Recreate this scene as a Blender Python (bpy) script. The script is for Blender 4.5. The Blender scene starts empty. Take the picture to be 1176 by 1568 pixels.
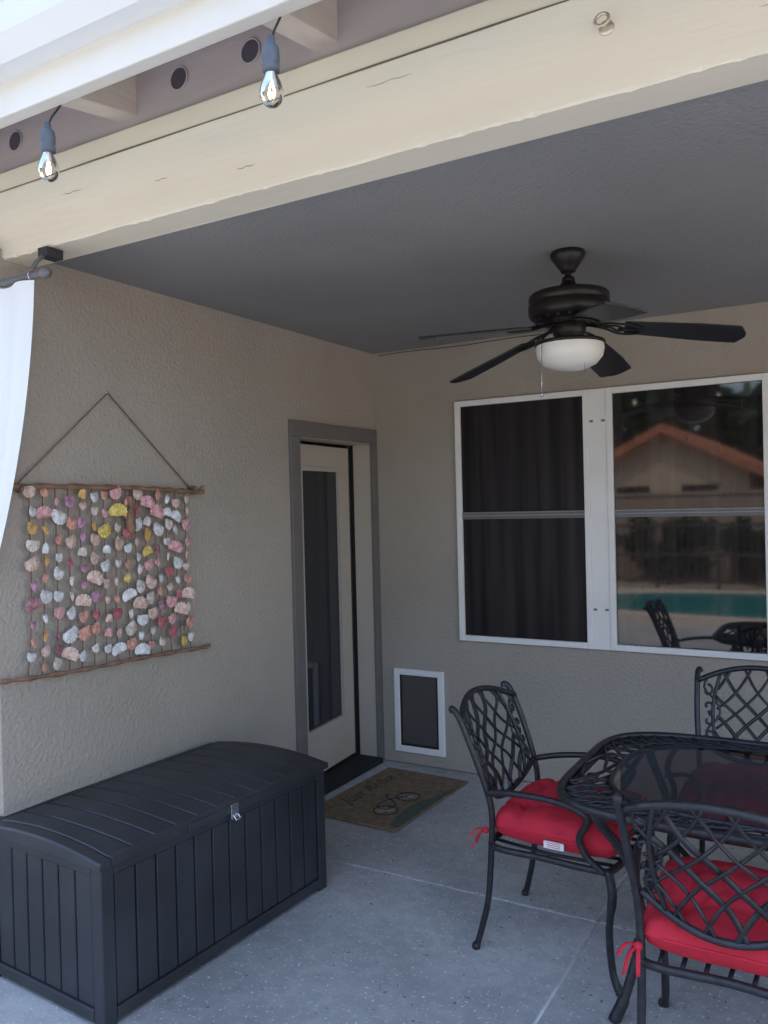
import bpy, math, random
import numpy as np
from mathutils import Vector, Matrix
random.seed(7)
scene=bpy.context.scene
rad=math.radians

# ------------------------------------------------------------------ materials
def newmat(name):
    m=bpy.data.materials.new(name); m.use_nodes=True
    nt=m.node_tree; b=nt.nodes['Principled BSDF']; return m,nt,b
def mat(name,col,rough=.6,metal=0,var=.12,vscale=6,bump=0,bscale=80,bdist=.004,stretch=None,spec=.5,detail=4,coat=0):
    m,nt,b=newmat(name); N=nt.nodes; L=nt.links
    tc=N.new('ShaderNodeTexCoord'); mp=N.new('ShaderNodeMapping'); L.new(tc.outputs['Object'],mp.inputs[0])
    if stretch: mp.inputs['Scale'].default_value=stretch
    n=N.new('ShaderNodeTexNoise'); n.inputs['Scale'].default_value=vscale; n.inputs['Detail'].default_value=detail
    L.new(mp.outputs[0],n.inputs['Vector'])
    r=N.new('ShaderNodeMapRange'); r.inputs[1].default_value=.3; r.inputs[2].default_value=.7
    r.inputs[3].default_value=1-var; r.inputs[4].default_value=1+var
    L.new(n.outputs[0],r.inputs[0])
    mx=N.new('ShaderNodeVectorMath'); mx.operation='SCALE'; mx.inputs[0].default_value=col[:3]
    L.new(r.outputs[0],mx.inputs['Scale'])
    L.new(mx.outputs[0],b.inputs['Base Color'])
    b.inputs['Roughness'].default_value=rough; b.inputs['Metallic'].default_value=metal
    b.inputs['Specular IOR Level'].default_value=spec
    b.inputs['Coat Weight'].default_value=coat
    if bump:
        n2=N.new('ShaderNodeTexNoise'); n2.inputs['Scale'].default_value=bscale; n2.inputs['Detail'].default_value=3
        L.new(mp.outputs[0],n2.inputs['Vector'])
        bp=N.new('ShaderNodeBump'); bp.inputs['Strength'].default_value=bump; bp.inputs['Distance'].default_value=bdist
        L.new(n2.outputs[0],bp.inputs['Height']); L.new(bp.outputs[0],b.inputs['Normal'])
    return m
def stucco(name,col,bump=.55,d=.005,sc=58):
    m,nt,b=newmat(name); N=nt.nodes; L=nt.links
    tc=N.new('ShaderNodeTexCoord')
    n=N.new('ShaderNodeTexNoise'); n.inputs['Scale'].default_value=1.3; n.inputs['Detail'].default_value=5; L.new(tc.outputs['Object'],n.inputs['Vector'])
    r=N.new('ShaderNodeMapRange'); r.inputs[1].default_value=.3; r.inputs[2].default_value=.7; r.inputs[3].default_value=.92; r.inputs[4].default_value=1.06
    L.new(n.outputs[0],r.inputs[0])
    mx=N.new('ShaderNodeVectorMath'); mx.operation='SCALE'; mx.inputs[0].default_value=col; L.new(r.outputs[0],mx.inputs['Scale']); L.new(mx.outputs[0],b.inputs['Base Color'])
    b.inputs['Roughness'].default_value=.85; b.inputs['Specular IOR Level'].default_value=.25
    n1=N.new('ShaderNodeTexNoise'); n1.inputs['Scale'].default_value=sc; n1.inputs['Detail'].default_value=4; n1.inputs['Distortion'].default_value=.1
    L.new(tc.outputs['Object'],n1.inputs['Vector'])
    cr=N.new('ShaderNodeMapRange'); cr.inputs[1].default_value=.36; cr.inputs[2].default_value=.70; L.new(n1.outputs[0],cr.inputs[0])
    bp=N.new('ShaderNodeBump'); bp.inputs['Strength'].default_value=bump; bp.inputs['Distance'].default_value=d
    L.new(cr.outputs[0],bp.inputs['Height']); L.new(bp.outputs[0],b.inputs['Normal'])
    return m

M={}
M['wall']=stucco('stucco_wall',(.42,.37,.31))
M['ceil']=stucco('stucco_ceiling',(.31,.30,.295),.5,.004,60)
M['beam']=mat('beam_paint',(.86,.78,.63),.6,var=.035,vscale=1.6,stretch=(.7,3,4),bump=.3,bscale=12,bdist=.003)
M['beamshade']=mat('eave_shaded_cream',(.47,.42,.42),.7,var=.06,vscale=3,stretch=(1,4,5),bump=.3,bscale=9,bdist=.003)  # beam cream greyed, the shade under the eave put into the colour
M['fascia']=mat('fascia_paint',(.78,.74,.68),.6,var=.05,vscale=2,bump=.2,bscale=20)
M['gutter']=mat('gutter_metal_paint',(.78,.79,.80),.4,var=.03,vscale=2)
M['trim']=mat('door_trim_paint',(.165,.148,.137),.6,var=.08,vscale=8,bump=.2,bscale=60,bdist=.002)
M['white']=mat('white_vinyl',(.88,.86,.82),.45,var=.04,vscale=4)
M['doorw']=mat('door_paint',(.50,.445,.375),.45,var=.04,vscale=4)
M['dark']=mat('dark_gap',(.012,.012,.012),.8)
M['black']=mat('aluminium_black',(.035,.034,.038),.36,metal=.3,var=.3,vscale=40,bump=.3,bscale=120,bdist=.001)
M['bronze']=mat('fan_bronze',(.022,.018,.017),.38,metal=.4,var=.2,vscale=10)
M['blade']=mat('fan_blade',(.020,.019,.022),.45,var=.2,vscale=10)
M['resin']=mat('deckbox_resin',(.030,.031,.036),.46,var=.4,vscale=3,bump=.35,bscale=160,bdist=.0015,detail=8)
M['red']=mat('red_cushion',(.62,.022,.045),.85,var=.12,vscale=12,bump=.3,bscale=420,bdist=.001)
M['tag']=mat('cushion_tag',(.85,.82,.8),.7)
M['rope']=mat('jute_rope',(.20,.12,.085),.9,var=.3,vscale=60)
M['drift']=mat('driftwood',(.25,.14,.085),.85,var=.35,vscale=20,bump=.6,bscale=60,bdist=.003)
M['chrome']=mat('latch_chrome',(.7,.7,.72),.25,metal=1)
M['grey']=mat('socket_grey',(.10,.12,.15),.5)
M['cord']=mat('black_cord',(.03,.03,.035),.6)
M['track']=mat('rail_grey',(.16,.16,.16),.5)

def concrete():
    m,nt,b=newmat('patio_concrete'); N=nt.nodes; L=nt.links
    tc=N.new('ShaderNodeTexCoord')
    def noise(s,d=4,dist=0):
        n=N.new('ShaderNodeTexNoise'); n.inputs['Scale'].default_value=s; n.inputs['Detail'].default_value=d; n.inputs['Distortion'].default_value=dist; L.new(tc.outputs['Object'],n.inputs['Vector']); return n
    a=noise(1.4,8,.3); ramp=N.new('ShaderNodeValToRGB'); L.new(a.outputs[0],ramp.inputs[0])
    ramp.color_ramp.elements[0].position=.34; ramp.color_ramp.elements[0].color=(.33,.33,.325,1)
    ramp.color_ramp.elements[1].position=.66; ramp.color_ramp.elements[1].color=(.50,.50,.485,1)
    p=noise(16,4,.2); pr=N.new('ShaderNodeMapRange'); pr.inputs[1].default_value=.44; pr.inputs[2].default_value=.58; L.new(p.outputs[0],pr.inputs[0])
    mx=N.new('ShaderNodeMix'); mx.data_type='RGBA'; mx.blend_type='MULTIPLY'; mx.inputs[0].default_value=1
    g=N.new('ShaderNodeMapRange'); g.inputs[3].default_value=.93; g.inputs[4].default_value=1.04; L.new(pr.outputs[0],g.inputs[0])
    L.new(ramp.outputs[0],mx.inputs[6]); L.new(g.outputs[0],mx.inputs[7])
    s=noise(70,2); sr=N.new('ShaderNodeMapRange'); sr.inputs[1].default_value=.64; sr.inputs[2].default_value=.67; L.new(s.outputs[0],sr.inputs[0])
    m2=N.new('ShaderNodeMix'); m2.data_type='RGBA'; L.new(sr.outputs[0],m2.inputs[0]); L.new(mx.outputs[2],m2.inputs[6]); m2.inputs[7].default_value=(.70,.70,.68,1)
    s2=noise(41,2); sr2=N.new('ShaderNodeMapRange'); sr2.inputs[1].default_value=.32; sr2.inputs[2].default_value=.29; L.new(s2.outputs[0],sr2.inputs[0])
    m3=N.new('ShaderNodeMix'); m3.data_type='RGBA'; L.new(sr2.outputs[0],m3.inputs[0]); L.new(m2.outputs[2],m3.inputs[6]); m3.inputs[7].default_value=(.20,.18,.16,1)
    L.new(m3.outputs[2],b.inputs['Base Color'])
    b.inputs['Roughness'].default_value=.65; b.inputs['Specular IOR Level'].default_value=.4
    bp=N.new('ShaderNodeBump'); bp.inputs['Strength'].default_value=.28; bp.inputs['Distance'].default_value=.003
    L.new(pr.outputs[0],bp.inputs['Height']); L.new(bp.outputs[0],b.inputs['Normal'])
    return m
M['concrete']=concrete()

def glassy(name,base,rough=.03,ior=1.5,bands=0):
    m,nt,b=newmat(name); N=nt.nodes; L=nt.links
    b.inputs['Base Color'].default_value=(*base,1); b.inputs['Roughness'].default_value=rough; b.inputs['IOR'].default_value=ior
    if bands:
        tc=N.new('ShaderNodeTexCoord'); mp=N.new('ShaderNodeMapping'); mp.inputs['Scale'].default_value=(1,1,.04); L.new(tc.outputs['Object'],mp.inputs[0])
        n=N.new('ShaderNodeTexNoise'); n.inputs['Scale'].default_value=14; L.new(mp.outputs[0],n.inputs['Vector'])
        r=N.new('ShaderNodeValToRGB'); L.new(n.outputs[0],r.inputs[0])
        r.color_ramp.elements[0].position=.35; r.color_ramp.elements[0].color=(base[0]*.6,base[1]*.6,base[2]*.6,1)
        r.color_ramp.elements[1].position=.7; r.color_ramp.elements[1].color=(base[0]*1.7,base[1]*1.6,base[2]*1.6,1)
        L.new(r.outputs[0],b.inputs['Base Color'])
    return m
M['screen']=glassy('window_glass_dark',(.020,.018,.020),.035,1.62,1)
M['screen2']=glassy('window_solar_mesh',(.026,.023,.024),.35,1.25,1)
M['doorglass']=glassy('door_glass',(.030,.032,.038),.04,1.5,0)
M['flap']=glassy('pet_flap',(.10,.09,.083),.25,1.45,0)
def clearmix(name,tc_,ior=1.5,rg=.03):
    m,nt,b=newmat(name); N=nt.nodes; L=nt.links; N.remove(b)
    t=N.new('ShaderNodeBsdfTransparent'); t.inputs[0].default_value=(*tc_,1)
    g=N.new('ShaderNodeBsdfGlossy'); g.inputs['Roughness'].default_value=rg
    f=N.new('ShaderNodeFresnel'); f.inputs[0].default_value=ior
    x=N.new('ShaderNodeMixShader'); L.new(f.outputs[0],x.inputs[0]); L.new(t.outputs[0],x.inputs[1]); L.new(g.outputs[0],x.inputs[2])
    L.new(x.outputs[0],N['Material Output'].inputs[0]); return m
M['tint']=clearmix('tinted_table_glass',(.26,.17,.15))
M['bulb']=clearmix('bulb_glass',(.93,.9,.85),1.5,.02)
m,nt,b=newmat('filament'); b.inputs['Emission Color'].default_value=(1,.8,.5,1); b.inputs['Emission Strength'].default_value=14; M['fil']=m
m,nt,b=newmat('frosted_bowl'); b.inputs['Base Color'].default_value=(.85,.80,.71,1); b.inputs['Roughness'].default_value=.3; M['bowl']=m
m,nt,b=newmat('curtain_fabric'); N=nt.nodes; L=nt.links
tr=N.new('ShaderNodeBsdfTranslucent'); tr.inputs[0].default_value=(.95,.95,.95,1); df=N.new('ShaderNodeBsdfDiffuse'); df.inputs[0].default_value=(.93,.93,.93,1)
x=N.new('ShaderNodeMixShader'); x.inputs[0].default_value=.12; L.new(df.outputs[0],x.inputs[1]); L.new(tr.outputs[0],x.inputs[2]); L.new(x.outputs[0],N['Material Output'].inputs[0]); N.remove(b); M['curtain']=m

# ------------------------------------------------------------------ mesh builder
class MB:
    def __init__(s): s.v=[];s.f=[];s.m=[];s.s=[]
    def add(s,v,f,mi=0,sm=False,mtx=None):
        o=len(s.v)
        for p in v:
            p=Vector(p)
            if mtx is not None: p=mtx@p
            s.v.append(p[:])
        for q in f:
            s.f.append([o+i for i in q]); s.m.append(mi); s.s.append(sm)
    def box(s,a,b,mi=0,mtx=None):
        x0,y0,z0=a;x1,y1,z1=b
        v=[(x0,y0,z0),(x1,y0,z0),(x1,y1,z0),(x0,y1,z0),(x0,y0,z1),(x1,y0,z1),(x1,y1,z1),(x0,y1,z1)]
        s.add(v,[(3,2,1,0),(4,5,6,7),(0,1,5,4),(1,2,6,5),(2,3,7,6),(3,0,4,7)],mi,False,mtx)
    def tube(s,pts,r,n=8,mi=0,closed=False,mtx=None,flat=1.0):
        pts=[Vector(p) for p in pts]; k=len(pts)
        if not hasattr(r,'__len__'): r=[r]*k
        r=list(r)+[r[-1]]*max(0,k-len(r))
        v=[];f=[];prev=None
        for i,p in enumerate(pts):
            if closed: t=(pts[(i+1)%k]-pts[i-1])
            else: t=pts[min(i+1,k-1)]-pts[max(i-1,0)]
            if t.length<1e-9:t=Vector((0,0,1))
            t.normalize()
            if prev is None:
                up=Vector((0,0,1)) if abs(t.z)<.9 else Vector((0,1,0))
                nrm=(up-t*up.dot(t)).normalized()
            else:
                nrm=prev-t*prev.dot(t)
                nrm=nrm.normalized() if nrm.length>1e-6 else prev
            prev=nrm; bn=t.cross(nrm)
            for j in range(n):
                a=2*math.pi*j/n
                v.append(p+(nrm*math.cos(a)*flat+bn*math.sin(a))*r[i])
        for i in range(k if closed else k-1):
            for j in range(n):
                a=i*n+j;b_=i*n+(j+1)%n;c=((i+1)%k)*n+(j+1)%n;d=((i+1)%k)*n+j
                f.append((a,b_,c,d))
        if not closed:
            f.append(tuple(range(n-1,-1,-1))); f.append(tuple((k-1)*n+j for j in range(n)))
        s.add(v,f,mi,True,mtx)
    def lathe(s,prof,c=(0,0,0),n=32,mi=0,mtx=None):
        v=[];f=[]
        for (r,z) in prof:
            for j in range(n):
                a=2*math.pi*j/n; v.append((c[0]+r*math.cos(a),c[1]+r*math.sin(a),c[2]+z))
        for i in range(len(prof)-1):
            for j in range(n):
                f.append((i*n+j,i*n+(j+1)%n,(i+1)*n+(j+1)%n,(i+1)*n+j))
        s.add(v,f,mi,True,mtx)
    def grid(s,fn,nu,nv,mi=0,sm=True,mtx=None,cu=False):
        v=[fn(i/nu,j/nv) for i in range(nu+1) for j in range(nv+1)]
        f=[(i*(nv+1)+j,(i+1)*(nv+1)+j,(i+1)*(nv+1)+j+1,i*(nv+1)+j+1) for i in range(nu) for j in range(nv)]
        s.add(v,f,mi,sm,mtx)
    def obj(s,name,mats,parent=None,bevel=0,mtx=None,seg=2):
        me=bpy.data.meshes.new(name); me.from_pydata(s.v,[],s.f)
        for mm in mats: me.materials.append(mm)
        me.polygons.foreach_set('material_index',s.m); me.polygons.foreach_set('use_smooth',s.s); me.update()
        o=bpy.data.objects.new(name,me); scene.collection.objects.link(o)
        if bevel:
            md=o.modifiers.new('bevel','BEVEL'); md.width=bevel; md.segments=seg; md.limit_method='ANGLE'; md.angle_limit=rad(50)
        if parent: o.parent=parent
        if mtx is not None: o.matrix_local=mtx
        return o
def empty(name,loc=(0,0,0),rz=0):
    e=bpy.data.objects.new(name,None); scene.collection.objects.link(e); e.location=loc; e.rotation_euler=(0,0,rz); e.empty_display_size=.1; return e
def spline(P,n=8,closed=False):
    P=[Vector(p) for p in P]; out=[]; k=len(P)
    segs=k if closed else k-1
    for i in range(segs):
        if closed: a,b_,c,d=P[i-1],P[i],P[(i+1)%k],P[(i+2)%k]
        else: a,b_,c,d=P[max(i-1,0)],P[i],P[i+1],P[min(i+2,k-1)]
        for j in range(n):
            t=j/n
            out.append(.5*((2*b_)+(c-a)*t+(2*a-5*b_+4*c-d)*t*t+(3*b_-a-3*c+d)*t**3))
    if not closed: out.append(P[-1])
    return out

H=2.70
# ------------------------------------------------------------------ house (porch walls, ceiling, roof)
house=empty('stucco_house')
w=MB()
T=.20
w.box((-T,-2.78,0),(0,-.90,H))
w.box((-T,-.90,2.13),(0,-.03,H))
w.box((-T,-.03,0),(0,.2,H))
w.box((-9,-2.78,0),(-T-.002,-2.60,H))
w.obj('side_wall',[M['wall']],house)
w=MB()
w.box((.001,0,0),(.60,.2,H)); w.box((.60,0,0),(2.365,.2,.835)); w.box((.60,0,2.332),(2.365,.2,H)); w.box((2.365,0,0),(7.5,.2,H))
w.box((.60,.1,.835),(2.365,.2,2.332))
w.obj('back_wall',[M['wall']],house)
w=MB(); w.box((-9,.2,0),(7.5,.4,2.9)); w.box((7.3,.2,0),(7.5,8,2.9)); w.box((-9,-2.6,0),(-8.8,8,2.9)); w.box((-9,7.8,0),(7.5,8,2.9)); w.box((-2.0,-2.6,0),(-1.9,.2,2.7),1)
w.box((-1.9,-2.6,.004),(-T-.001,.2,.01),1); w.box((-1.9,-2.6,2.6),(-T-.001,.2,2.69),1)  # near-black room lining, added behind the door to stop light leaks
w.obj('house_shell',[M['wall'],M['dark']],house)
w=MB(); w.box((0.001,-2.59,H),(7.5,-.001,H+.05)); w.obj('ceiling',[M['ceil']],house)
rb=random.Random(5)
w=MB(); nx=420; v=[]; f=[]
for i in range(nx+1):
    x=-.8+8.3*i/nx
    c1=.004+.002*math.sin(x*9)+(rb.uniform(0,.008) if rb.random()<.22 else 0)
    c2=.005+.002*math.sin(x*7+2)+(rb.uniform(0,.009) if rb.random()<.15 else 0)
    wy=.0015*math.sin(x*5.3)+.001*math.sin(x*17); wz=.002*math.sin(x*2.1)+.001*math.sin(x*23)
    v+=[(x,-2.585,2.66),(x,-2.585,2.915),(x,-2.716,2.915),(x,-2.72+wy,2.911),(x,-2.72+wy,2.66+wz+c1),(x,-2.72+c1+wy,2.66+wz),(x,-2.585-c2,2.66+wz*.5)]
K7=7
for i in range(nx):
    for k in range(K7):
        a=i*K7+k; b_=i*K7+(k+1)%K7
        f.append((a,b_,b_+K7,a+K7))
f.append(tuple(range(K7-1,-1,-1))); f.append(tuple(nx*K7+k for k in range(K7)))
w.add(v,f,0,False)
# shrinkage checks (fine cracks) and a few nail heads on the beam face
for (xa_,z_,ln) in ((.35,2.83,.10),(1.15,2.74,.07),(1.62,2.86,.16),(2.02,2.87,.12),(2.05,2.80,.09),(2.62,2.76,.2),(3.1,2.85,.14),(.8,2.78,.06)):
    w.tube([(xa_+ln*q/6,-2.7205,z_+.002*math.sin(q*2.1+xa_)) for q in range(7)],[.0002,.0011,.0014,.001,.0014,.0009,.0002],4,1)
w.obj('porch_beam',[M['beam'],mat('beam_check',(.42,.35,.25),.9)],house)
w=MB(); w.box((-.8,-2.705,2.918),(7.5,-2.60,2.995)); w.obj('top_plate',[M['beam']],house,bevel=.004)
def roofz(y): return 3.24+(y+2.7)*.30
w=MB()
w.box((-2.2,-2.68,2.997),(7.5,-2.61,3.235)); 
w.obj('rafter_blocking',[M['beamshade']],house)
h=MB()
for X in (-.50,-.23,.045,.885,1.185,1.77,2.07,2.6,2.9,3.4):
    n=24; r=.037
    v=[(X+r*math.cos(2*math.pi*i/n),-2.684,3.11+r*math.sin(2*math.pi*i/n)) for i in range(n)]
    h.add(v,[tuple(range(n-1,-1,-1))],0)
    h.tube(v,.003,5,1,True)
h.obj('vent_hole_discs',[mat('vent_painted_dark',(.075,.068,.09),.9),M['beamshade']],house)  # flat dark discs, the shade inside the holes put into their colour
w=MB()
for X in (-1.0,-.18,.64,1.46,2.28,3.1,3.93,4.73,5.53,6.33,7.13):
    x0,x1=X-.045,X+.045
    ya,yb=-3.205,-2.55
    v=[(x0,ya,roofz(ya)-.135),(x1,ya,roofz(ya)-.135),(x1,yb,roofz(yb)-.22),(x0,yb,roofz(yb)-.22),(x0,ya,roofz(ya)-.002),(x1,ya,roofz(ya)-.002),(x1,yb,roofz(yb)-.002),(x0,yb,roofz(yb)-.002)]
    w.add(v,[(3,2,1,0),(4,5,6,7),(0,1,5,4),(1,2,6,5),(2,3,7,6),(3,0,4,7)],0)
w.obj('rafter_tails',[mat('rafter_paint',(.66,.58,.50),.65,var=.08,vscale=3,stretch=(6,1,6),bump=.4,bscale=9)],house,bevel=.003)
w=MB(); w.box((-9,-3.25,2.79),(7.6,-3.207,2.935)); w.obj('fascia_board',[M['fascia']],house,bevel=.004)
prof=[(-3.253,2.885),(-3.31,2.885),(-3.35,2.93),(-3.365,2.99),(-3.375,3.0),(-3.375,3.02),(-3.36,3.02)]
g=MB()
v=[(x,y,z) for x in (-9.1,7.7) for (y,z) in prof]; n=len(prof)
g.add(v,[(i,i+1,n+i+1,n+i) for i in range(n-1)],0)
go=g.obj('rain_gutter',[M['gutter']],house); sd=go.modifiers.new('s','SOLIDIFY'); sd.thickness=.003
M['tile']=mat('roof_tile',(.40,.16,.09),.8,var=.35,vscale=9,bump=.4,bscale=30,bdist=.01)
r=MB()
def slab(mb,x0,x1,y0,y1,f0,th,mi=0):
    v=[(x0,y0,f0(y0)),(x1,y0,f0(y0)),(x1,y1,f0(y1)),(x0,y1,f0(y1))]; v+=[(a,b_,c+th) for a,b_,c in v]
    mb.add(v,[(3,2,1,0),(4,5,6,7),(0,1,5,4),(1,2,6,5),(2,3,7,6),(3,0,4,7)],mi)
slab(r,-9.2,7.7,-3.26,2.7,roofz,.03,0); 
slab(r,-9.2,7.7,-3.30,2.7,lambda y:roofz(y)+.034,.05,1)
slab(r,-9.2,7.7,2.7,8.6,lambda y:roofz(5.4-y)+.0,.08,1)
r.obj('roof',[M['beamshade'],M['tile']],house)
p=MB(); p.box((6.0,-2.80,0),(6.28,-2.52,2.655)); p.obj('porch_post',[M['wall']],house,bevel=.01)
g=MB(); g.tube([(.05+.16*i,-.006,2.682+.004*math.sin(i*1.3)) for i in range(9)],.0025,5); g.obj('fan_wire',[M['cord']],house)

# ------------------------------------------------------------------ entry door
door=empty('entry_door')
t=MB()
t.box((0.0005,-.952,0),(.022,-.865,2.10)); t.box((0.0005,-.952,2.102),(.022,-.002,2.192)); t.box((0.0005,-.068,0),(.022,-.002,2.10))
t.obj('door_trim',[M['trim']],door,bevel=.003)
j=MB()
j.box((-.16,-.899,.0),(-.001,-.868,2.128)); j.box((-.16,-.866,2.098),(-.001,-.066,2.128)); j.box((-.16,-.064,0),(-.001,-.031,2.128))
j.obj('door_jamb',[M['doorw']],door,bevel=.002)
s=MB(); s.box((-.18,-.866,.002),(.05,-.066,.035)); s.obj('door_sill',[M['dark']],door,bevel=.004)
D=Matrix.Translation((-.085,-.862,0))@Matrix.Rotation(rad(5.0),4,'Z')
d=MB()
W=.775
gz0,gz1=.34,1.915; gy0,gy1=.16,W-.155
d.box((-.045,0,.05),(0,W,gz0)); d.box((-.045,0,gz1),(0,W,2.075)); d.box((-.045,0,gz0),(0,gy0,gz1)); d.box((-.045,gy1,gz0),(0,W,gz1))
for (a,b_) in (((0.0,gy0-.03,gz0-.03),(.012,gy0,gz1+.03)),((0,gy1,gz0-.03),(.012,gy1+.03,gz1+.03)),((0,gy0,gz0-.03),(.012,gy1,gz0)),((0,gy0,gz1),(.012,gy1,gz1+.03))): d.box((a[0]+.0005,a[1],a[2]),b_)
d.obj('door_slab',[M['doorw']],door,bevel=.002,mtx=D)
d=MB(); d.box((-.03,gy0,gz0),(-.012,gy1,gz1)); d.obj('door_glass',[M['doorglass']],door,mtx=D)
d=MB(); d.box((-.159,-.0655,.03),(-.13,-.0645,2.097)); d.obj('weather_strip',[M['dark']],door)

# ------------------------------------------------------------------ windows
railm=mat('rail_light',(.30,.29,.29),.5)
def window(name,x0,x1,z0,z1,rail,sm):
    e=empty(name)
    f=MB(); fw=.034; ya,yb=-.028,.02
    f.box((x0,ya,z0),(x0+fw,yb,z1)); f.box((x1-fw,ya,z0),(x1,yb,z1)); f.box((x0+fw,ya,z0),(x1-fw,yb,z0+fw)); f.box((x0+fw,ya,z1-fw),(x1-fw,yb,z1))
    f.obj('window_frame',[M['white']],e,bevel=.003)
    g=MB(); g.box((x0+fw-.004,-.006,z0+fw-.004),(x1-fw+.004,.0,z1-fw+.004)); g.obj('solar_screen',[sm],e)
    q=MB(); q.box((x0+fw,-.014,rail-.022),(x1-fw,-.0065,rail+.022)); q.box((x0+fw,-.02,rail-.004),(x1-fw,-.0145,rail+.003),1); q.box((x0+fw,-.02,rail+.014),(x1-fw,-.0145,rail+.02),1)
    q.obj('meeting_rail',[M['track'],railm],e,bevel=.001)
    return e
window('patio_window',.602,1.448,.836,2.330,1.615,M['screen2'])
window('patio_window',1.548,2.394,.836,2.330,1.615,M['screen'])
mu=MB(); mu.box((1.4485,-.024,.836),(1.5475,.02,2.330)); 
for z in (1.06,2.14): mu.box((1.455,-.032,z),(1.475,-.0245,z+.012),1); mu.box((1.522,-.032,z),(1.542,-.0245,z+.012),1)
mu.obj('window_mullion',[M['white'],M['track']],house,bevel=.002)

# ------------------------------------------------------------------ pet door
e=empty('pet_door')
f=MB(); x0,x1,z0,z1=.116,.477,.078,.621; fw=.042
f.box((x0,-.022,z0),(x0+fw,-.001,z1)); f.box((x1-fw,-.022,z0),(x1,-.001,z1)); f.box((x0+fw,-.022,z0),(x1-fw,-.001,z0+fw)); f.box((x0+fw,-.022,z1-fw*.9),(x1-fw,-.001,z1))
f.obj('pet_door_frame',[M['white']],e,bevel=.004)
f=MB(); f.box((x0+fw,-.010,z0+fw),(x1-fw,-.001,z1-fw*.9)); f.obj('pet_door_flap',[M['flap']],e)
f=MB(); f.box((x0+fw,-.016,z0+fw),(x0+fw+.012,-.0105,z1-fw)); f.box((x1-fw-.012,-.016,z0+fw),(x1-fw,-.0105,z1-fw)); f.box((x0+fw+.012,-.016,z0+fw),(x1-fw-.012,-.0105,z0+fw+.014)); f.obj('flap_edge',[M['dark']],e)

# ------------------------------------------------------------------ ground
gm=mat('desert_gravel',(.46,.39,.31),.9,var=.2,vscale=.6,bump=.5,bscale=30,bdist=.02)
g=MB(); g.add([(-600,-600,-.02),(600,-600,-.02),(600,600,-.02),(-600,600,-.02)],[(0,1,2,3)]); g.obj('ground',[gm])
jx=1.849; jy=-1.454; gp=.0045
g=MB()
xs=[-9,-.9,jx,4.9,8]; ys=[-6.6,-4.2,jy,0]
for i in range(len(xs)-1):
    for k in range(len(ys)-1):
        g.box((xs[i]+gp,ys[k]+gp,-.1),(xs[i+1]-gp,ys[k+1]-gp,0))
g.obj('patio_floor',[M['concrete']],bevel=.006)
g=MB(); g.box((-9,-6.6,-.1),(8,0,-.004)); g.obj('joint_bed',[mat('joint_grout',(.60,.60,.58),.9,var=.5,vscale=5)],bpy.data.objects['patio_floor'])
rl=random.Random(31); g=MB()
for i in range(70):
    X=rl.uniform(.75,3.4); Y=rl.uniform(-3.3,-.1); s_=rl.uniform(.003,.009); a=rl.uniform(0,6.28)
    g.add([(X+s_*math.cos(a),Y+s_*math.sin(a),.0015),(X-s_*.4*math.sin(a),Y+s_*.4*math.cos(a),.004),(X-s_*math.cos(a),Y-s_*math.sin(a),.0015),(X+s_*.4*math.sin(a),Y-s_*.4*math.cos(a),.001)],[(0,1,2,3)],rl.choice((0,0,1)))
g.obj('floor_debris',[mat('dry_leaf_bits',(.16,.11,.07),.9),mat('grit',(.62,.60,.55),.9)])

# ------------------------------------------------------------------ doormat
e=empty('door_mat',(.415,-.605,.002),rad(-2))
coir=mat('coir',(.21,.145,.09),.95,var=.30,vscale=30,bump=.8,bscale=300,bdist=.004)
g=MB(); g.box((-.285,-.43,0),(.285,.43,.014)); g.obj('coir_pad',[coir],e,bevel=.004)
green=mat('mat_green',(.085,.105,.075),.95,var=.3,vscale=60); pale=mat('mat_cream',(.40,.37,.31),.95,var=.2,vscale=60); blk=mat('mat_black',(.06,.05,.04),.95,var=.3,vscale=60)
g=MB()
g.grid(lambda u,v:(.283-(.05+.05*math.sin(u*5))*v, -.40+.8*u,.0152),24,2,0,False)
for (cx,cy) in ((.10,-.22),(.10,.02)):
    for k in range(12):
        a=k*math.pi/6
        g.tube([(cx,cy,.0155),(cx+.062*math.cos(a),cy+.062*math.sin(a),.0155)],.0016,4,1)
    g.tube([(cx+.066*math.cos(a),cy+.066*math.sin(a),.016) for a in [i*math.pi/16 for i in range(32)]],.0045,5,2,True)
g.tube(spline([(.10,-.22,.016),(.02,-.19,.016),(.03,-.06,.016),(.10,.02,.016)],6),.004,5,2)
g.tube(spline([(.10,-.22,.016),(.10,-.12,.016),(.03,-.06,.016)],6),.004,5,2)
g.tube(spline([(.03,-.06,.016),(-.01,-.04,.016),(-.02,-.0,.016)],6),.004,5,2)
g.obj('printed_bicycle',[green,pale,blk],e)
tcu=bpy.data.curves.new('lettering','FONT'); tcu.body='Just Relax'; tcu.size=.13; tcu.shear=.4; tcu.align_x='CENTER'
to=bpy.data.objects.new('lettering',tcu); scene.collection.objects.link(to); to.parent=e; to.location=(-.13,.02,.0155); to.rotation_euler=(0,0,rad(90)); tcu.materials.append(blk)

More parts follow.
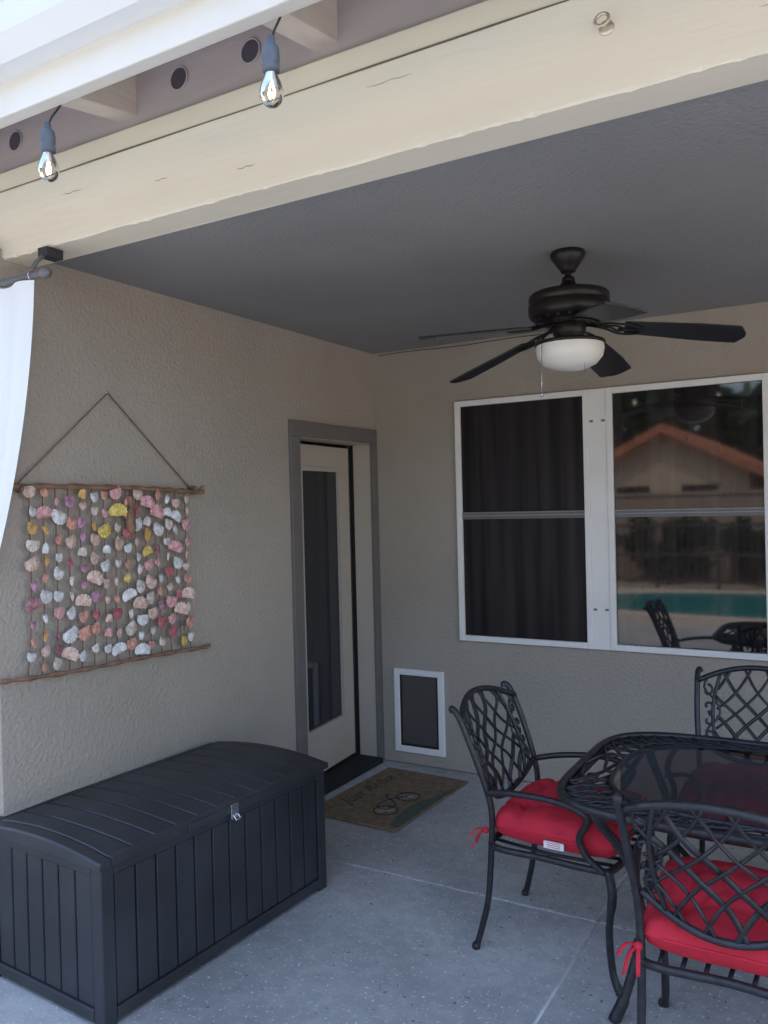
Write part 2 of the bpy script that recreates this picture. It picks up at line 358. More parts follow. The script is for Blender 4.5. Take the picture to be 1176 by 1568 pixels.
# ------------------------------------------------------------------ deck storage box
L_=1.185; Wd=.655; hb=.53
e=empty('deck_storage_box',(.708,-1.697,0),-.0588)
b=MB()
x0,x1=-Wd,0
b.box((x0+.02,-L_+.02,.03),(x1-.02,-.02,hb-.01))
npl=12
y0=-L_+.055; yw=(L_-.11)/npl
for i in range(npl):
    b.box((x1-.021,y0+i*yw+.0035,.06),(x1-.006,y0+(i+1)*yw-.0035,hb-.035))
ne=6; xw=(Wd-.11)/ne
for i in range(ne):
    b.box((x0+.055+i*xw+.0035,-L_+.006,.06),(x0+.055+(i+1)*xw-.0035,-L_+.021,hb-.035))
    b.box((x0+.055+i*xw+.0035,-.021,.06),(x0+.055+(i+1)*xw-.0035,-.006,hb-.035))
for xx in (x0,x1-.052):
    for yy in (-L_,-.052):
        b.box((xx,yy,0),(xx+.052,yy+.052,hb))
b.box((x1-.022,-L_+.053,.015),(x1+.002,-.053,.058)); b.box((x1-.022,-L_+.053,hb-.033),(x1-.001,-.053,hb))
b.box((x0+.053,-L_-.002,.015),(x1-.053,-L_+.022,.058)); b.box((x0+.053,-L_+.001,hb-.033),(x1-.053,-L_+.022,hb))
b.box((x0+.053,-.022,.015),(x1-.053,.002,.058)); b.box((x0+.053,-.022,hb-.033),(x1-.053,-.001,hb))
b.obj('box_body',[M['resin']],e,bevel=.004)
l=MB()
def crown(x):
    u=(x-(x0+x1)/2)/(Wd/2+.015); return hb+.026+.030*(1-abs(u)**2.0)
xa,xb=x0-.008,x1+.014; ya,yb=-L_-.014,.014
nl=11; pw=(yb-ya-.10)/nl
def plank(ya_,yb_,dz):
    n=14; v=[];f=[]
    for i in range(n+1):
        x=xa+.03+(xb-xa-.06)*i/n
        z=crown(x)+dz
        bow=-.018*(1-(2*i/n-1)**2)
        for (yy,zz) in ((ya_,z-.05),(ya_,z-.004),(ya_+.004,z),(yb_-.004,z),(yb_,z-.004),(yb_,z-.05)):
            v.append((x,yy+(bow if ya+.06<yy<yb-.06 else 0),zz))
    for i in range(n):
        for k in range(5):
            f.append((i*6+k,(i+1)*6+k,(i+1)*6+k+1,i*6+k+1))
    f.append(tuple(range(6))); f.append(tuple(n*6+k for k in range(5,-1,-1)))
    l.add(v,f,0,False)
for i in range(nl): plank(ya+.05+i*pw+.0035,ya+.05+(i+1)*pw-.0035,.0)
def endcap(ya_,yb_):
    n=16; v=[];f=[]
    for i in range(n+1):
        x=xa+(xb-xa)*i/n; z=crown(min(max(x,xa+.012),xb-.012))-.002
        for (yy,zz) in ((ya_,hb+.001),(ya_,z-.008),(ya_+.006,z),(yb_-.003,z),(yb_,z-.003),(yb_,hb+.001)): v.append((x,yy,zz))
    for i in range(n):
        for k in range(5): f.append((i*6+k,(i+1)*6+k,(i+1)*6+k+1,i*6+k+1))
        f.append((i*6+5,(i+1)*6+5,(i+1)*6,i*6))
    f.append(tuple(range(6))); f.append(tuple(n*6+k for k in range(5,-1,-1)))
    l.add(v,f,0,False)
endcap(ya,ya+.049); endcap(yb-.049,yb)
l.grid(lambda u,v:(xa+.03+(xb-xa-.06)*u, ya+.05+(yb-ya-.1)*v, crown(xa+.03+(xb-xa-.06)*u)-.009),14,2,0,True)
l.box((xb-.03,ya+.05,hb+.001),(xb,yb-.05,hb+.034)); l.box((xa,ya+.05,hb+.001),(xa+.03,yb-.05,hb+.034))
l.box((xb-.002,ya+.38,hb-.0),(xb+.008,yb-.38,hb+.030))
l.obj('box_lid',[M['resin']],e,bevel=.003)
c=MB(); ym=-L_/2+.0
c.box((xb+.009,ym-.02,hb-.02),(xb+.016,ym+.02,hb+.035)); c.tube([(xb+.018,ym-.012,hb-.005),(xb+.03,ym-.012,hb-.02),(xb+.03,ym+.012,hb-.02),(xb+.018,ym+.012,hb-.005)],.004,6)
c.obj('box_latch',[M['chrome']],e,bevel=.002)

# ------------------------------------------------------------------ shell wall hanging
e=empty('seashell_wall_hanging')
top=[(.03,-2.74,1.80),(.035,-2.45,1.80),(.03,-2.1,1.795),(.034,-1.9,1.788),(.03,-1.73,1.78),(.035,-1.69,1.785)]
bot=[(.03,-2.80,1.075),(.035,-2.5,1.055),(.03,-2.1,1.045),(.034,-1.72,1.03),(.03,-1.68,1.035)]
g=MB(); 
tp=spline(top,8); g.tube(tp,[.011+.003*math.sin(i*1.7) for i in range(len(tp))],7)
bp_=spline(bot,8); g.tube(bp_,[.009+.003*math.sin(i*2.1) for i in range(len(bp_))],7)
g.tube([(.035,-1.73,1.782),(.04,-1.72,1.80),(.045,-1.70,1.81)],[.006,.004,.003],6)
g.obj('driftwood_rods',[M['drift']],e)
g=MB()
g.tube([(.02,-2.70,1.81),(.012,-2.243,2.205),(.02,-1.76,1.79)],.0032,5)
for yy in (-2.70,-1.76):
    for q in (-.008,0,.008): g.tube([(.033+.015*math.cos(a),yy+q,1.793+.015*math.sin(a)) for a in [i*math.pi/5 for i in range(10)]],.0025,4,0,True)
shellcols=[(.80,.68,.60),(.80,.55,.45),(.76,.38,.28),(.55,.15,.17),(.76,.45,.14),(.36,.16,.18),(.86,.82,.76),(.76,.40,.40),(.82,.60,.14),(.56,.28,.40)]
sh=MB()
def shell(mb,c,size,ang,mi,elong=1.0):
    # scallop: nearly round disc, hinge at the top, radiating ribs
    nr=21; rings=4
    R=Matrix.Translation(c)@Matrix.Rotation(ang,4,'X')@Matrix.Rotation(random.uniform(.0,.45),4,'Z')
    v=[];f=[]
    for i in range(rings+1):
        t=i/rings
        for k in range(nr):
            a=rad(-98+196*k/(nr-1))
            rr=size*t*(.95+.55*max(-.35,math.cos(a)))*(1+.05*(k%2)*t)
            bul=.24*size*math.sin(math.pi*min(1,t*.80+.10))*max(.15,math.cos(a*.7))+(.075*size if k%2 else 0)*t
            v.append((bul+.002, rr*math.sin(a)*1.08/elong, size*.75-rr*math.cos(a)))
    for i in range(rings):
        for k in range(nr-1):
            f.append((i*nr+k,i*nr+k+1,(i+1)*nr+k+1,(i+1)*nr+k))
    mb.add(v,f,mi,False,R)
    mb.add([(.004,-size*.36/elong,size*.86),(.004,size*.36/elong,size*.86),(.009,size*.34/elong,size*.62),(.009,-size*.34/elong,size*.62)],[(0,1,2,3)],mi,False,R)
nc=15
for cidx in range(nc):
    t0=(cidx+.3)/(nc-.4)
    yt=-2.675+(2.675-1.80)*t0; yb_=-2.70+(2.70-1.78)*t0
    zt=1.80-.018*t0; zb=1.068-.032*t0
    sway=random.uniform(-.008,.008)
    pts=[(.028,yt+(yb_-yt)*k/8+sway*math.sin(k*.8)-.014*math.sin(math.pi*k/8)*(t0-.5)*2,zt+(zb-zt)*k/8) for k in range(9)]
    g.tube(pts,.0032,4)
    t=random.uniform(.02,.08)
    while t<.96:
        q=t*8; i=min(int(q),7); fr=q-i
        p=Vector(pts[i]).lerp(Vector(pts[i+1]),fr)
        big=random.random()
        size=random.uniform(.020,.026) if big<.55 else random.uniform(.027,.034)
        el=random.choice((1,1.1,1.3,1.7,2.1)) if big<.55 else random.choice((.95,1,1.05))
        shell(sh,(.036,p.y+random.uniform(-.007,.007),p.z),size,random.uniform(-.5,.5)+(math.pi if random.random()<.15 else 0),random.choices(range(10),(6,6,5,3.2,1.8,2.6,7,5,1.4,2.4))[0],el)
        t+=random.uniform(.070,.105)+(.02 if size>.027 else 0)
g.obj('jute_strings',[M['rope']],e)
def shellmat(i,c):
    m,nt,b=newmat('shell_%d'%i); N=nt.nodes; L=nt.links
    tc=N.new('ShaderNodeTexCoord'); n=N.new('ShaderNodeTexNoise'); n.inputs['Scale'].default_value=45; n.inputs['Detail'].default_value=3; L.new(tc.outputs['Object'],n.inputs['Vector'])
    r=N.new('ShaderNodeValToRGB'); L.new(n.outputs[0],r.inputs[0]); r.color_ramp.elements[0].position=.35; r.color_ramp.elements[1].position=.65
    r.color_ramp.elements[0].color=(*[x*.68 for x in c],1); r.color_ramp.elements[1].color=(*[min(.88,x*1.1+.05) for x in c],1)
    L.new(r.outputs[0],b.inputs['Base Color']); b.inputs['Roughness'].default_value=.55; b.inputs['Specular IOR Level'].default_value=.3; return m
so=sh.obj('shells',[shellmat(i,c) for i,c in enumerate(shellcols)],e)
g=MB(); g.tube(spline([(.045,-2.17,1.76),(.05,-2.165,1.71),(.048,-2.17,1.65),(.045,-2.16,1.60)],5),[.012]*6+[.02]*4+[.022]*4+[.012]*2,8); g.obj('bark_piece',[M['drift']],e)
nl_=MB(); nl_.lathe([(0,.012),(.006,.01),(.006,0)],(0,0,0),10,0,Matrix.Translation((.0,-2.243,2.208))@Matrix.Rotation(rad(90),4,'Y')); nl_.obj('nail',[M['chrome']],e)

# ------------------------------------------------------------------ ceiling fan
fx,fy=1.786,-1.437
e=empty('ceiling_fan',(fx,fy,0))
f=MB()
f.lathe([(0,2.7),(.066,2.7),(.07,2.69),(.068,2.675),(.05,2.65),(.032,2.625),(.028,2.615),(.0,2.612)],n=32)
f.lathe([(.013,2.62),(.013,2.545)],n=12)
f.lathe([(0,2.60),(.022,2.598),(.028,2.585),(.022,2.572),(0,2.57)],n=16)
f.lathe([(.014,2.60),(.035,2.565),(.042,2.555),(.058,2.552),(.062,2.542),(.10,2.538),(.15,2.531),(.160,2.522),(.162,2.500),(.158,2.496),(.158,2.488),(.163,2.484),(.163,2.452),(.156,2.436),(.13,2.425),(.10,2.415),(.10,2.405),(.0,2.405)],n=48)
f.lathe([(.0,2.41),(.062,2.408),(.066,2.40),(.066,2.37),(.058,2.36),(.058,2.345),(.075,2.34),(.138,2.336),(.142,2.328),(.138,2.322),(0,2.322)],n=40)
for k in range(20):
    a=k*math.pi/10
    f.box((.105,-.006,2.420),(.140,.006,2.432),0,Matrix.Rotation(a,4,'Z'))
f.obj('motor_housing',[M['bronze']],e)
f=MB(); f.lathe([(.134,2.325),(.137,2.305),(.130,2.275),(.105,2.245),(.065,2.226),(.02,2.219),(0,2.218)],n=48); f.obj('light_bowl',[M['bowl']],e)
f=MB(); f.tube([(-.075,-.12,2.35),(-.078,-.125,2.18),(-.078,-.125,2.12)],.0015,5); f.tube([(-.078,-.125,2.125),(-.078,-.125,2.11)],.006,8); f.tube([(.07,-.05,2.35),(.075,-.05,2.2)],.0015,5)
f.obj('pull_chain',[M['chrome']],e)
for k,(ang,tipz) in enumerate(((16,2.315),(88,2.285),(160,2.255),(232,2.315),(304,2.32))):
    bl=MB(); R0,R1=.215,.665; z0=2.398; dr=math.atan2(z0-tipz,R1-.08)
    n=18; out=[]
    def hw(t): return .052+.022*min(1,t*1.6) if t<.93 else (.074)*math.sqrt(max(0,1-((t-.93)/.07)**2)*.75+.25*(1 if t<.999 else .2))
    v=[];fc=[]
    for i in range(n+1):
        t=i/n; x=R0+(R1-R0)*t; h_=hw(t)
        for (s_,zz) in ((-1,.004),(1,.004),(1,-.004),(-1,-.004)): v.append((x,s_*h_,zz))
    for i in range(n):
        for q in range(4): fc.append((i*4+q,i*4+(q+1)%4,(i+1)*4+(q+1)%4,(i+1)*4+q))
    fc.append((0,1,2,3)); fc.append((n*4+3,n*4+2,n*4+1,n*4))
    Mx=Matrix.Rotation(rad(ang),4,'Z')@Matrix.Translation((.08,0,z0))@Matrix.Rotation(dr,4,'Y')@Matrix.Rotation(rad(-12),4,'X')@Matrix.Translation((-.08,0,0))
    bl.add(v,fc,0,False)
    for s_ in (-1,1):
        bl.tube(spline([(.06,.008*s_,.004),(.11,.012*s_,.0),(.15,.03*s_,.0),(.19,.045*s_,-.006),(.235,.044*s_,-.008),(.27,.025*s_,-.009),(.285,.0,-.009)],5),.0075,6,1,flat=.6)
        bl.tube(spline([(.12,.012*s_,.0),(.16,.008*s_,.0),(.19,.022*s_,-.006),(.215,.008*s_,-.008)],5),.006,6,1,flat=.6)
    bl.tube([(.06,0,.006),(.13,0,0)],.013,8,1,flat=.5)
    bl.tube([(.19,0,-.006),(.285,0,-.009)],.006,6,1,flat=.6)
    bl.obj('fan_blade_%d'%(k+1),[M['blade'],M['bronze']],e,mtx=Mx)

# ------------------------------------------------------------------ curtain and rod
e=empty('curtain_rod')
g=MB(); g.tube([(.33,-2.80,2.535),(-1.4,-2.80,2.535)],.013,10); g.lathe([(0,.03),(.018,.02),(.02,0),(.014,-.012),(0,-.015)],(0,0,0),12,0,Matrix.Translation((.34,-2.80,2.535))@Matrix.Rotation(rad(90),4,'Y'))
g.tube([(.25,-2.80,2.535),(.25,-2.76,2.60),(.25,-2.70,2.66)],.008,6)
g.box((.225,-2.735,2.625),(.275,-2.665,2.659),1)
g.obj('rod_and_bracket',[M['track'],M['cord']],e)
e=empty('white_curtain')
c=MB()
def cur(u,v):
    z=2.515-2.435*v
    xe=.300-(.12*v+1.2*v*v if v<.5 else .36+.9*(v-.5)*(1.5-v)) 
    x=xe-u*(1.05-.3*v)
    y=-2.81-.018*math.sin(u*30)*(1-.2*v)-.006*math.sin(v*6+u*9)
    return (x,y,z)
c.grid(cur,110,26); c.obj('curtain_panel',[M['curtain']],e)
c=MB()
for k in range(8):
    x=.28-k*.17
    c.tube([(x,-2.80+.02*math.cos(a),2.535+.02*math.sin(a)) for a in [i*math.pi/8 for i in range(16)]],.002,5,0,True)
c.obj('curtain_rings',[M['chrome']],e)

# ------------------------------------------------------------------ eye bolt on beam
g=MB()
g.tube([(2.29,-2.72,2.818),(2.29,-2.745,2.818)],.004,8); g.lathe([(0,.004),(.016,.003),(.018,0)],(0,0,0),16,0,Matrix.Translation((2.29,-2.7215,2.818))@Matrix.Rotation(rad(90),4,'X'))
g.tube([(2.29+.016*math.cos(a),-2.760+.004*math.sin(a),2.818+.016*math.sin(a)) for a in [i*math.pi/12 for i in range(24)]],.0042,8,0,True)
g.obj('eye_bolt',[mat('zinc_bolt',(.62,.55,.42),.35,metal=.8)])
g=MB(); P=[(-.8+.35*i,-2.7085,2.921+.002*math.sin(i*1.9)) for i in range(24)]; g.tube(P,.0035,6); g.obj('power_cable',[mat('cable_grey',(.20,.17,.13),.7)])
# ------------------------------------------------------------------ string lights
e=empty('string_lights')
ys=-3.25; g=MB(); bul=MB(); fil=MB()
xsb=[-.53,.21,.95,1.69,2.43,3.17,3.91]
path=[]
for i in range(len(xsb)-1):
    for k in range(8):
        t=k/8; path.append((xsb[i]+.74*t,-3.195,2.815-.01*math.sin(math.pi*t)))
g.tube(path,.0035,6,1)
for X in xsb:
    off=random.uniform(-.008,.008)
    g.tube([(X,-3.195,2.812),(X,-3.21,2.785),(X+.004+off,ys+.01,2.745),(X+off,ys,2.715)],.003,6,1)
    g.lathe([(0,2.728),(.009,2.727),(.011,2.71),(.017,2.705),(.0195,2.695),(.0195,2.672),(.0175,2.670),(.0175,2.665),(.0195,2.663),(.0185,2.650),(0,2.650)],(X+off,ys,0),20,0)
    bul.lathe([(.0135,2.652),(.015,2.64),(.022,2.625),(.0265,2.608),(.026,2.595),(.020,2.582),(.010,2.574),(0,2.572)],(X+off,ys,0),24,0)
    g.lathe([(.004,2.65),(.005,2.63),(.002,2.622),(0,2.62)],(X+off,ys,0),8,2)
    for s_ in (-1,1):
        fil.tube([(X+off+.002*s_,ys,2.625),(X+off+.009*s_,ys,2.602),(X+off+.005*s_,ys,2.592),(X+off,ys,2.605)],.0018,5,0)
g.obj('cord_and_sockets',[M['grey'],M['cord'],M['tag']],e); bul.obj('glass_bulbs',[M['bulb']],e); fil.obj('filaments',[M['fil']],e)

# ------------------------------------------------------------------ patio chair
def spiral(c,r0,turns,start,plane='xz',n=18,sgn=1):
    out=[]
    for i in range(n+1):
        t=i/n; a=start+sgn*turns*2*math.pi*t; r=r0*(1-.8*t)
        out.append((c[0]+r*math.cos(a),c[1],c[2]+r*math.sin(a)))
    return out
def lean(z):
    t=min(max((z-.55)/.37,0),1.1); return -.215-.135*t**1.25
def bp3(u,v):
    zt=.868+.055*(1-u*u); zb=.600-.075*(1-u*u)
    z=zb+(zt-zb)*v
    return Vector((u*(.212+.022*v),lean(z)-.035*(1-u*u),z))
def cushion(mb,mi,w0,w1,y0,y1,z0,th):
    tufts=[(-.5,-.5),(.5,-.5),(0,0),(-.5,.5),(.5,.5)]
    n=40
    def P(u,v,top):
        U=2*u-1;V=2*v-1
        w_=w0+(w1-w0)*v
        su=abs(U)**6;sv=abs(V)**6
        edge=max(0,(1-su))*max(0,(1-sv))
        cx=U*(1-.055*(V**4))*w_; cy=(y0+y1)/2+(y1-y0)/2*V*(1-.05*(U**4))
        h=th*(.5*(edge**.33))
        h+=.003*math.sin(U*7+V*3)*math.cos(V*8-U*2)*(1-su)*(1-sv)
        if top:
            h+= .018*(1-U*U)*(1-V*V)
            for (a,b_) in tufts:
                d2=((U-a)**2+(V-b_)**2); h-=.045*math.exp(-d2/.018)
            for (a,b_,c_,d_) in ((-.5,-.5,.5,-.5),(-.5,.5,.5,.5),(-.5,-.5,-.5,.5),(.5,-.5,.5,.5),(-.5,-.5,.5,.5),(-.5,.5,.5,-.5),(-.5,-.5,-1,-.6),(-.5,.5,-1,.6),(.5,-.5,1,-.6),(.5,.5,1,.6),(-.5,.5,-.55,1),(.5,.5,.55,1),(-.5,-.5,-.55,-1),(.5,-.5,.55,-1)):
                ex,ey=c_-a,d_-b_; tt=max(0,min(1,((U-a)*ex+(V-b_)*ey)/(ex*ex+ey*ey))); dd=(U-a-ex*tt)**2+(V-b_-ey*tt)**2
                h-=.015*math.exp(-dd/.003)*(1 if edge>.2 else .3)
            return (cx,cy,z0+th*.5+h)
        return (cx,cy,z0+th*.5-h*.9)
    mb.grid(lambda u,v:P(u,v,True),n,n,mi,True); mb.grid(lambda u,v:P(v,u,False),n,n,mi,True)
    rim=[]
    for k in range(80):
        a=2*math.pi*k/80; U=max(-1,min(1,1.25*math.cos(a))); V=max(-1,min(1,1.25*math.sin(a)))
        p=P((U+1)/2,(V+1)/2,False); rim.append((p[0]*1.004,p[1],z0+th*.5))
    mb.tube(rim,.0045,6,mi,True)
def chair(loc,rz,tag=False):
    e=empty('patio_armchair',(loc[0],loc[1],0),rz)
    f=MB(); sp=spline
    for s_ in (-1,1):
        f.tube(sp([(s_*.245,-.285,0),(s_*.238,-.262,.08),(s_*.23,-.235,.20),(s_*.228,-.22,.38),(s_*.232,-.212,.52),(s_*.238,lean(.62),.62),(s_*.248,lean(.75),.75),(s_*.252,lean(.86),.86),(s_*.252,lean(.90)-.006,.897),(s_*.247,lean(.90)-.024,.905),(s_*.243,lean(.88)-.03,.892)],6),.0125,8,0,flat=1)
        f.tube(sp([(s_*.275,.275,0),(s_*.262,.245,.06),(s_*.262,.235,.20),(s_*.268,.25,.33),(s_*.258,.235,.41)],6),[.015]*4+[.013]*12+[.016]*9,8,0)
        f.tube(sp([(s_*.238,lean(.60),.60),(s_*.262,-.12,.622),(s_*.285,.02,.632),(s_*.292,.12,.622),(s_*.290,.175,.595),(s_*.284,.165,.56),(s_*.275,.14,.51),(s_*.272,.16,.455),(s_*.264,.225,.40)],7),.0125,8,0)
        for (v0,sg) in ((.80,1),(.58,-1),(.38,1),(.18,-1)):
            c=bp3(s_*.90,v0); S=spiral(c,.026,.9,(math.pi/2)*sg,n=14,sgn=sg*s_)
            f.tube([(p[0],lean(p[2])-.004,p[2]) for p in S],.006,6)
        f.tube([bp3(s_*(.82+.14*math.sin(v*9)),v) for v in [i/14 for i in range(15)]],.0055,6)
        f.tube([bp3(s_*(.64+.18*math.sin(math.pi*(v*.8+.15))),v) for v in [i/14 for i in range(15)]],.0085,7)
        f.lathe([(0,0),(.018,0),(.018,.012),(.012,.02)],(s_*.275,.275,0),12); f.lathe([(0,0),(.016,0),(.016,.012),(.012,.02)],(s_*.245,-.285,0),12)
    f.tube([bp3(-1.08+2.16*i/20,1.0) for i in range(21)],.0125,8)
    f.tube([bp3(-1.05+2.1*i/20,0.0) for i in range(21)],.0115,8)
    for fam in (-1,1):
        for k in range(-3,4):
            pts=[]
            for i in range(25):
                v=i/24; u=fam*(v-.5)*1.25+k*.37+.12*k/3*(math.sin(math.pi*v))-fam*.10*math.sin(2*math.pi*v)
                lim=.64+.18*math.sin(math.pi*(v*.8+.15))
                if abs(u)<=lim:
                    p=bp3(u,v); p=p+Vector((0,.005*fam*math.cos(v*18+k),0)); pts.append(p)
            if len(pts)>2: f.tube(pts,.0095,6,0,flat=.6)
    ring=[(-.235,-.215),(0,-.22),(.235,-.215),(.255,0),(.262,.20),(.22,.245),(0,.262),(-.22,.245),(-.262,.20),(-.255,0)]
    f.tube(sp([(x,y,.405) for x,y in ring],5,True),.013,8,0,True)
    for k in range(-3,4): f.tube([(k*.06,-.215,.405),(k*.065,0,.398),(k*.065,.25,.405)],.007,6)
    f.obj('chair_frame',[M['black']],e)
    c=MB(); cushion(c,0,.235,.258,-.225,.265,.415,.13)
    for s_ in (-1,1):
        for dx,dz in ((.045,.0),(.03,-.05),(-.01,-.045)):
            c.tube(sp([(s_*.232,-.235,.455),(s_*(.232+dx*.6),-.262,.465+dz*.5),(s_*(.232+dx),-.285,.44+dz)],4),[.003]*2+[.007]*5+[.006]*2,6,0,flat=.4)
        c.lathe([(0,.012),(.011,.008),(.013,0),(.01,-.01),(0,-.012)],(s_*.232,-.24,.455),10)
    c.obj('seat_cushion',[M['red']],e)
    if tag:
        t_=MB(); t_.box((.249,.0,.445),(.256,.075,.470)); 
        for q in (.450,.457,.464): t_.box((.2562,.012,q),(.2566,.062,q+.002),1)
        t_.obj('care_tag',[M['tag'],M['red']],e)
    return e
chair((1.79,-1.615),rad(-90)-.03,True)
chair((2.47,-2.16),0)
chair((2.385,-1.075),rad(180))

# ------------------------------------------------------------------ patio table
tcx,tcy=2.67,-1.69; A,B=.79,.50
e=empty('patio_table',(tcx,tcy,0))
def se(a,b_,t,n=5.0,z=.72):
    c,s_=math.cos(t),math.sin(t)
    return (a*math.copysign(abs(c)**(2/n),c),b_*math.copysign(abs(s_)**(2/n),s_),z)
f=MB(); Nn=120
T_=[2*math.pi*i/Nn for i in range(Nn)]
f.tube([se(A,B,t,z=.718) for t in T_],.0145,8,0,True)
f.tube([se(A-.018,B-.018,t,z=.702) for t in T_],.010,6,0,True)
f.tube([se(A-.135,B-.10,t,3.2,z=.718) for t in T_],.010,8,0,True)
def mixp(t,q): 
    a=Vector(se(A-.01,B-.01,t,z=.716)); b_=Vector(se(A-.132,B-.098,t,3.2,z=.716)); return a.lerp(b_,q)
K=40
for k in range(K):
    t0=2*math.pi*k/K
    for sg in (-1,1):
        f.tube([mixp(t0+sg*q*2*math.pi/K*1.35+.03*math.sin(q*math.pi),q) for q in [i/6 for i in range(7)]],.0068,5)
    c=mixp(t0+math.pi/K,.5)
    f.tube([(c.x+.018*math.cos(a),c.y+.018*math.sin(a),.716) for a in [i*math.pi/6 for i in range(12)]],.0055,5,0,True)
for sx in (-1,1):
    for sy in (-1,1):
        f.tube(spline([(sx*.60,sy*.36,0),(sx*.56,sy*.33,.10),(sx*.52,sy*.29,.30),(sx*.55,sy*.31,.50),(sx*.62,sy*.37,.64),(sx*.64,sy*.39,.70)],7),[.02]*6+[.016]*22+[.019]*8,8)
        f.tube(spline([(sx*.53,sy*.295,.36),(sx*.40,sy*.2,.30),(sx*.25,sy*.08,.34),(0,0,.36)],7),.011,7)
        f.tube(spline([(sx*.54,sy*.30,.48),(sx*.42,sy*.22,.56),(sx*.45,sy*.24,.64),(sx*.56,sy*.33,.60)],7),.009,6)
    f.tube(spline([(sx*.64,-.39,.695),(sx*.64,0,.68),(sx*.64,.39,.695)],6),.011,7)
f.tube([se(.09,.09,t,2,z=.36) for t in T_[::4]],.01,6,0,True)
f.obj('table_frame',[M['black']],e)
g=MB(); g.add([se(A-.14,B-.105,t,3.2,z=.722) for t in T_],[tuple(range(Nn))]); g.obj('glass_top',[M['tint']],e)

# ------------------------------------------------------------------ yard behind the camera (seen in window reflections)
blockm=mat('block_wall_paint',(.34,.26,.20),.9,var=.12,vscale=2,bump=.5,bscale=20,bdist=.01)
b=MB(); b.box((-22,-13.4,-.1),(22,-13.2,1.75)); b.box((-22,-13.43,1.75),(22,-13.17,1.82)); b.box((-22,-13.2,-.1),(-21.8,8,1.8)); b.box((21.8,-13.2,-.1),(22,8,1.8)); b.obj('block_wall',[blockm])
pm,nt,pb=newmat('pool_water'); pb.inputs['Base Color'].default_value=(.02,.26,.26,1); pb.inputs['Roughness'].default_value=.06
nn=nt.nodes.new('ShaderNodeTexNoise'); nn.inputs['Scale'].default_value=3; bb=nt.nodes.new('ShaderNodeBump'); bb.inputs['Strength'].default_value=.2; nt.links.new(nn.outputs[0],bb.inputs['Height']); nt.links.new(bb.outputs[0],pb.inputs['Normal'])
g=MB(); g.add([(2.0+4.2*math.cos(t)*(1+.12*math.sin(3*t)),-9.3+1.6*math.sin(t),-.004) for t in [i*math.pi/24 for i in range(48)]],[tuple(range(48))]); g.obj('pool',[pm])
g=MB(); g.tube([(2.0+4.35*math.cos(t)*(1+.12*math.sin(3*t)),-9.3+1.75*math.sin(t),-.03) for t in [i*math.pi/24 for i in range(48)]],.15,8,0,True,flat=.35); g.obj('pool_coping',[mat('coping',(.5,.42,.34),.8)])
# pool fence: posts, rails and pickets
g=MB()
for i in range(12): g.tube([(-5+i*1.1,-11.45,-.02),(-5+i*1.1,-11.45,1.25)],.03,6)
for z in (.12,.62,1.18): g.box((-5,-11.475,z-.03),(7.1,-11.425,z+.03))
for i in range(100): g.box((-4.95+i*.12,-11.46,.12),(-4.925+i*.12,-11.44,1.18))
g.obj('pool_fence',[mat('fence_bronze',(.06,.045,.035),.6)])
nwall=mat('neighbour_stucco',(.46,.37,.28),.9,var=.06,vscale=1)
def nhouse(x0,x1,y0,y1,hw_,ridge,front):
    e=empty('neighbour_house'); w=MB(); w.box((x0,y0,-.1),(x1,y1,hw_)); 
    xm=(x0+x1)/2
    w.add([(x0,front,hw_),(x1,front,hw_),(xm,front,ridge-.15),(x0,y0,hw_),(x1,y0,hw_),(xm,y0,ridge-.15)],[(0,1,2),(5,4,3)])
    w.obj('house_walls',[nwall],e)
    r=MB()
    for s_,xe in ((-1,x0-.5),(1,x1+.5)):
        zz=hw_-.15
        v=[(xm,front+.5,ridge),(xe,front+.5,zz),(xe,y0-.4,zz),(xm,y0-.4,ridge)]; v+=[(a,b_,c-.30) for a,b_,c in v]
        r.add(v,[(0,1,2,3),(7,6,5,4),(0,4,5,1),(1,5,6,2),(2,6,7,3),(3,7,4,0)])
    r.obj('tile_roof',[M['tile']],e)
    d=MB()
    for X in (x0+.9,x1-2.0): d.box((X,front-.02,.9),(X+1.1,front+.03,2.1))
    d.obj('house_windows',[M['screen']],e)
nhouse(-5.2,-.2,-34,-23,2.7,4.1,-23)
nhouse(1.6,9,-34,-21,2.6,4.3,-21)
nhouse(-17,-8,-34,-22,2.8,4.8,-22)
leaf=mat('foliage',(.05,.08,.03),.8,var=.5,vscale=3); bark=mat('bark',(.16,.12,.09),.9,var=.3,vscale=10,bump=.6,bscale=20,bdist=.02)
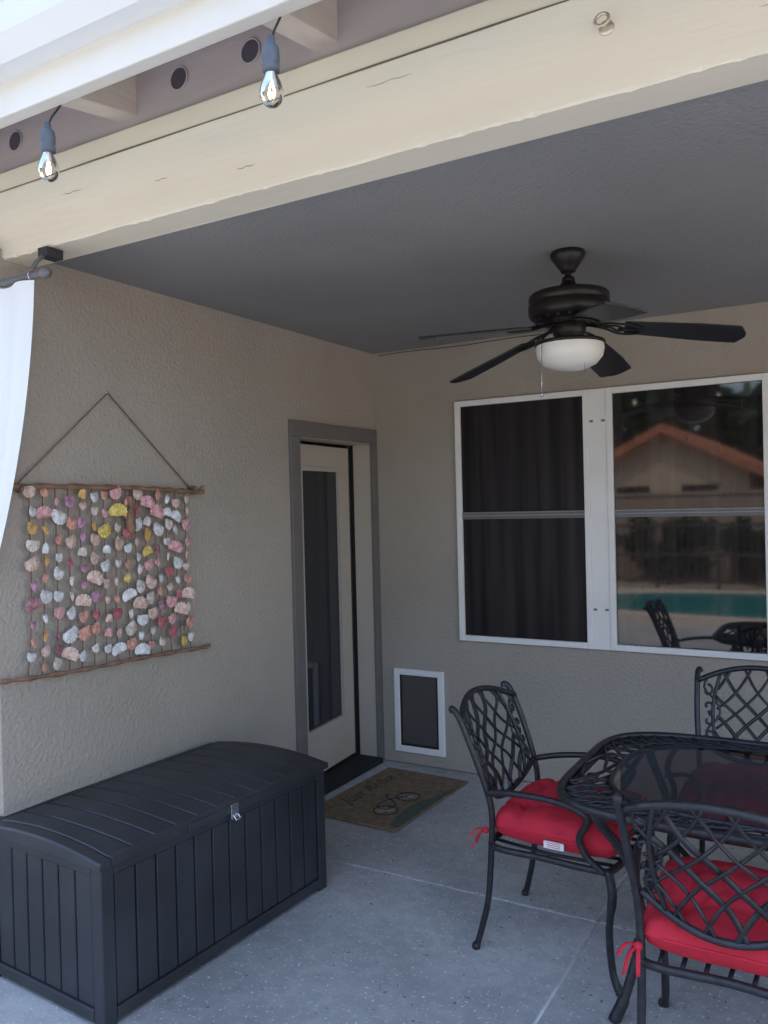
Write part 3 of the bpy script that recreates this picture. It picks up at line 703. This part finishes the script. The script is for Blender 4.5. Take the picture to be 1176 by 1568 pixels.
def tree(loc,h,r,n,name='tree',trunk=True,seed=1):
    rnd=random.Random(seed); e=empty(name,loc); t=MB()
    clumps=[]
    if trunk: t.tube(spline([(0,0,0),(.05,.03,h*.25),(-.05,.05,h*.5),(.03,0,h*.75)],5),[.16-.007*i for i in range(16)],8)
    for k in range(14):
        a=rnd.uniform(0,6.28); q=rnd.uniform(.3,.95)*r; z=h*rnd.uniform(.45,1.0) if trunk else h*rnd.uniform(.25,.9)
        c=(q*math.cos(a),q*math.sin(a),z); clumps.append((c,rnd.uniform(.28,.5)*r))
        if trunk: t.tube(spline([(0,0,h*.4),(c[0]*.5,c[1]*.5,(h*.4+z)*.5+.1),c],4),[.07-.006*i for i in range(9)],6)
        else: t.tube([(0,0,0),c],.02,5)
    t.obj('trunk',[bark],e)
    l=MB()
    for i in range(n):
        c,cr=rnd.choice(clumps); d=Vector((rnd.gauss(0,1),rnd.gauss(0,1),rnd.gauss(0,.8))).normalized()*cr*rnd.uniform(.5,1.05)
        p=Vector(c)+d; s_=rnd.uniform(.06,.13)
        a=Vector((rnd.gauss(0,1),rnd.gauss(0,1),rnd.gauss(0,1))).normalized(); b_=a.orthogonal().normalized()
        l.add([p+a*s_,p+b_*s_*.5,p-a*s_,p-b_*s_*.5],[(0,1,2,3)])
    l.obj('leaves',[leaf],e)
tree((-4.6,-11.5,0),5.2,2.4,5000,seed=2)
tree((-8.5,-10.5,0),5.5,2.8,5000,seed=3)
tree((-12,-12,0),5.5,2.6,3000,seed=4)
tree((9.5,-12,0),4.6,2.0,3000,seed=5)
for i,X in enumerate((-2.4,-.6,1.0,2.7,4.4)): tree((X,-12.5,0),1.3,.7,1400,'shrub',False,10+i)
rnd=random.Random(99); l=MB()
for i in range(9000):
    X=rnd.uniform(-40,26); top=8.5+1.5*math.sin(X*.5)+.8*math.sin(X*1.3+1); z=rnd.uniform(0,1)**.7*top; yy=-39+rnd.gauss(0,1.2)
    s_=rnd.uniform(.35,.75); p=Vector((X,yy,z)); a=Vector((rnd.gauss(0,1),rnd.gauss(0,.4),rnd.gauss(0,1))).normalized(); b_=a.orthogonal().normalized()
    l.add([p+a*s_,p+b_*s_*.6,p-a*s_,p-b_*s_*.6],[(0,1,2,3)])
l.obj('distant_trees',[leaf])

# ------------------------------------------------------------------ light
world=bpy.data.worlds.new('World'); scene.world=world; world.use_nodes=True
nt=world.node_tree; sky=nt.nodes.new('ShaderNodeTexSky'); sky.sky_type='NISHITA'; sky.sun_disc=False
sel=rad(61); saz=rad(15)
sky.sun_elevation=sel; sky.sun_rotation=saz; sky.air_density=1; sky.dust_density=3
nt.links.new(sky.outputs[0],nt.nodes['Background'].inputs[0]); nt.nodes['Background'].inputs[1].default_value=.75
sl=bpy.data.lights.new('Sun','SUN'); sl.energy=6.5; sl.angle=rad(.5); sl.color=(1,.95,.87)
so=bpy.data.objects.new('Sun',sl); scene.collection.objects.link(so)
dirv=Vector((math.sin(saz)*math.cos(sel),math.cos(saz)*math.cos(sel),math.sin(sel)))
so.rotation_euler=dirv.to_track_quat('Z','Y').to_euler(); so.location=(0,0,20)

# ------------------------------------------------------------------ camera
a,p,r=-.5272,-.0086,-.0246
F=Vector((math.sin(a)*math.cos(p),math.cos(a)*math.cos(p),math.sin(p))); R=Vector((math.cos(a),-math.sin(a),0)); U=R.cross(F)
R2=R*math.cos(r)+U*math.sin(r); U2=-R*math.sin(r)+U*math.cos(r)
cam=bpy.data.cameras.new('Camera'); co=bpy.data.objects.new('Camera',cam); scene.collection.objects.link(co)
mm=Matrix((R2,U2,-F)).transposed().to_4x4(); mm.translation=Vector((2.7959,-4.6982,1.6958)); co.matrix_world=mm
cam.sensor_fit='VERTICAL'; cam.sensor_height=24; cam.lens=1256.8/1568*24; cam.clip_end=2000; cam.clip_start=.05
scene.camera=co
scene.view_settings.view_transform='Standard'; scene.view_settings.look='None'; scene.view_settings.exposure=0
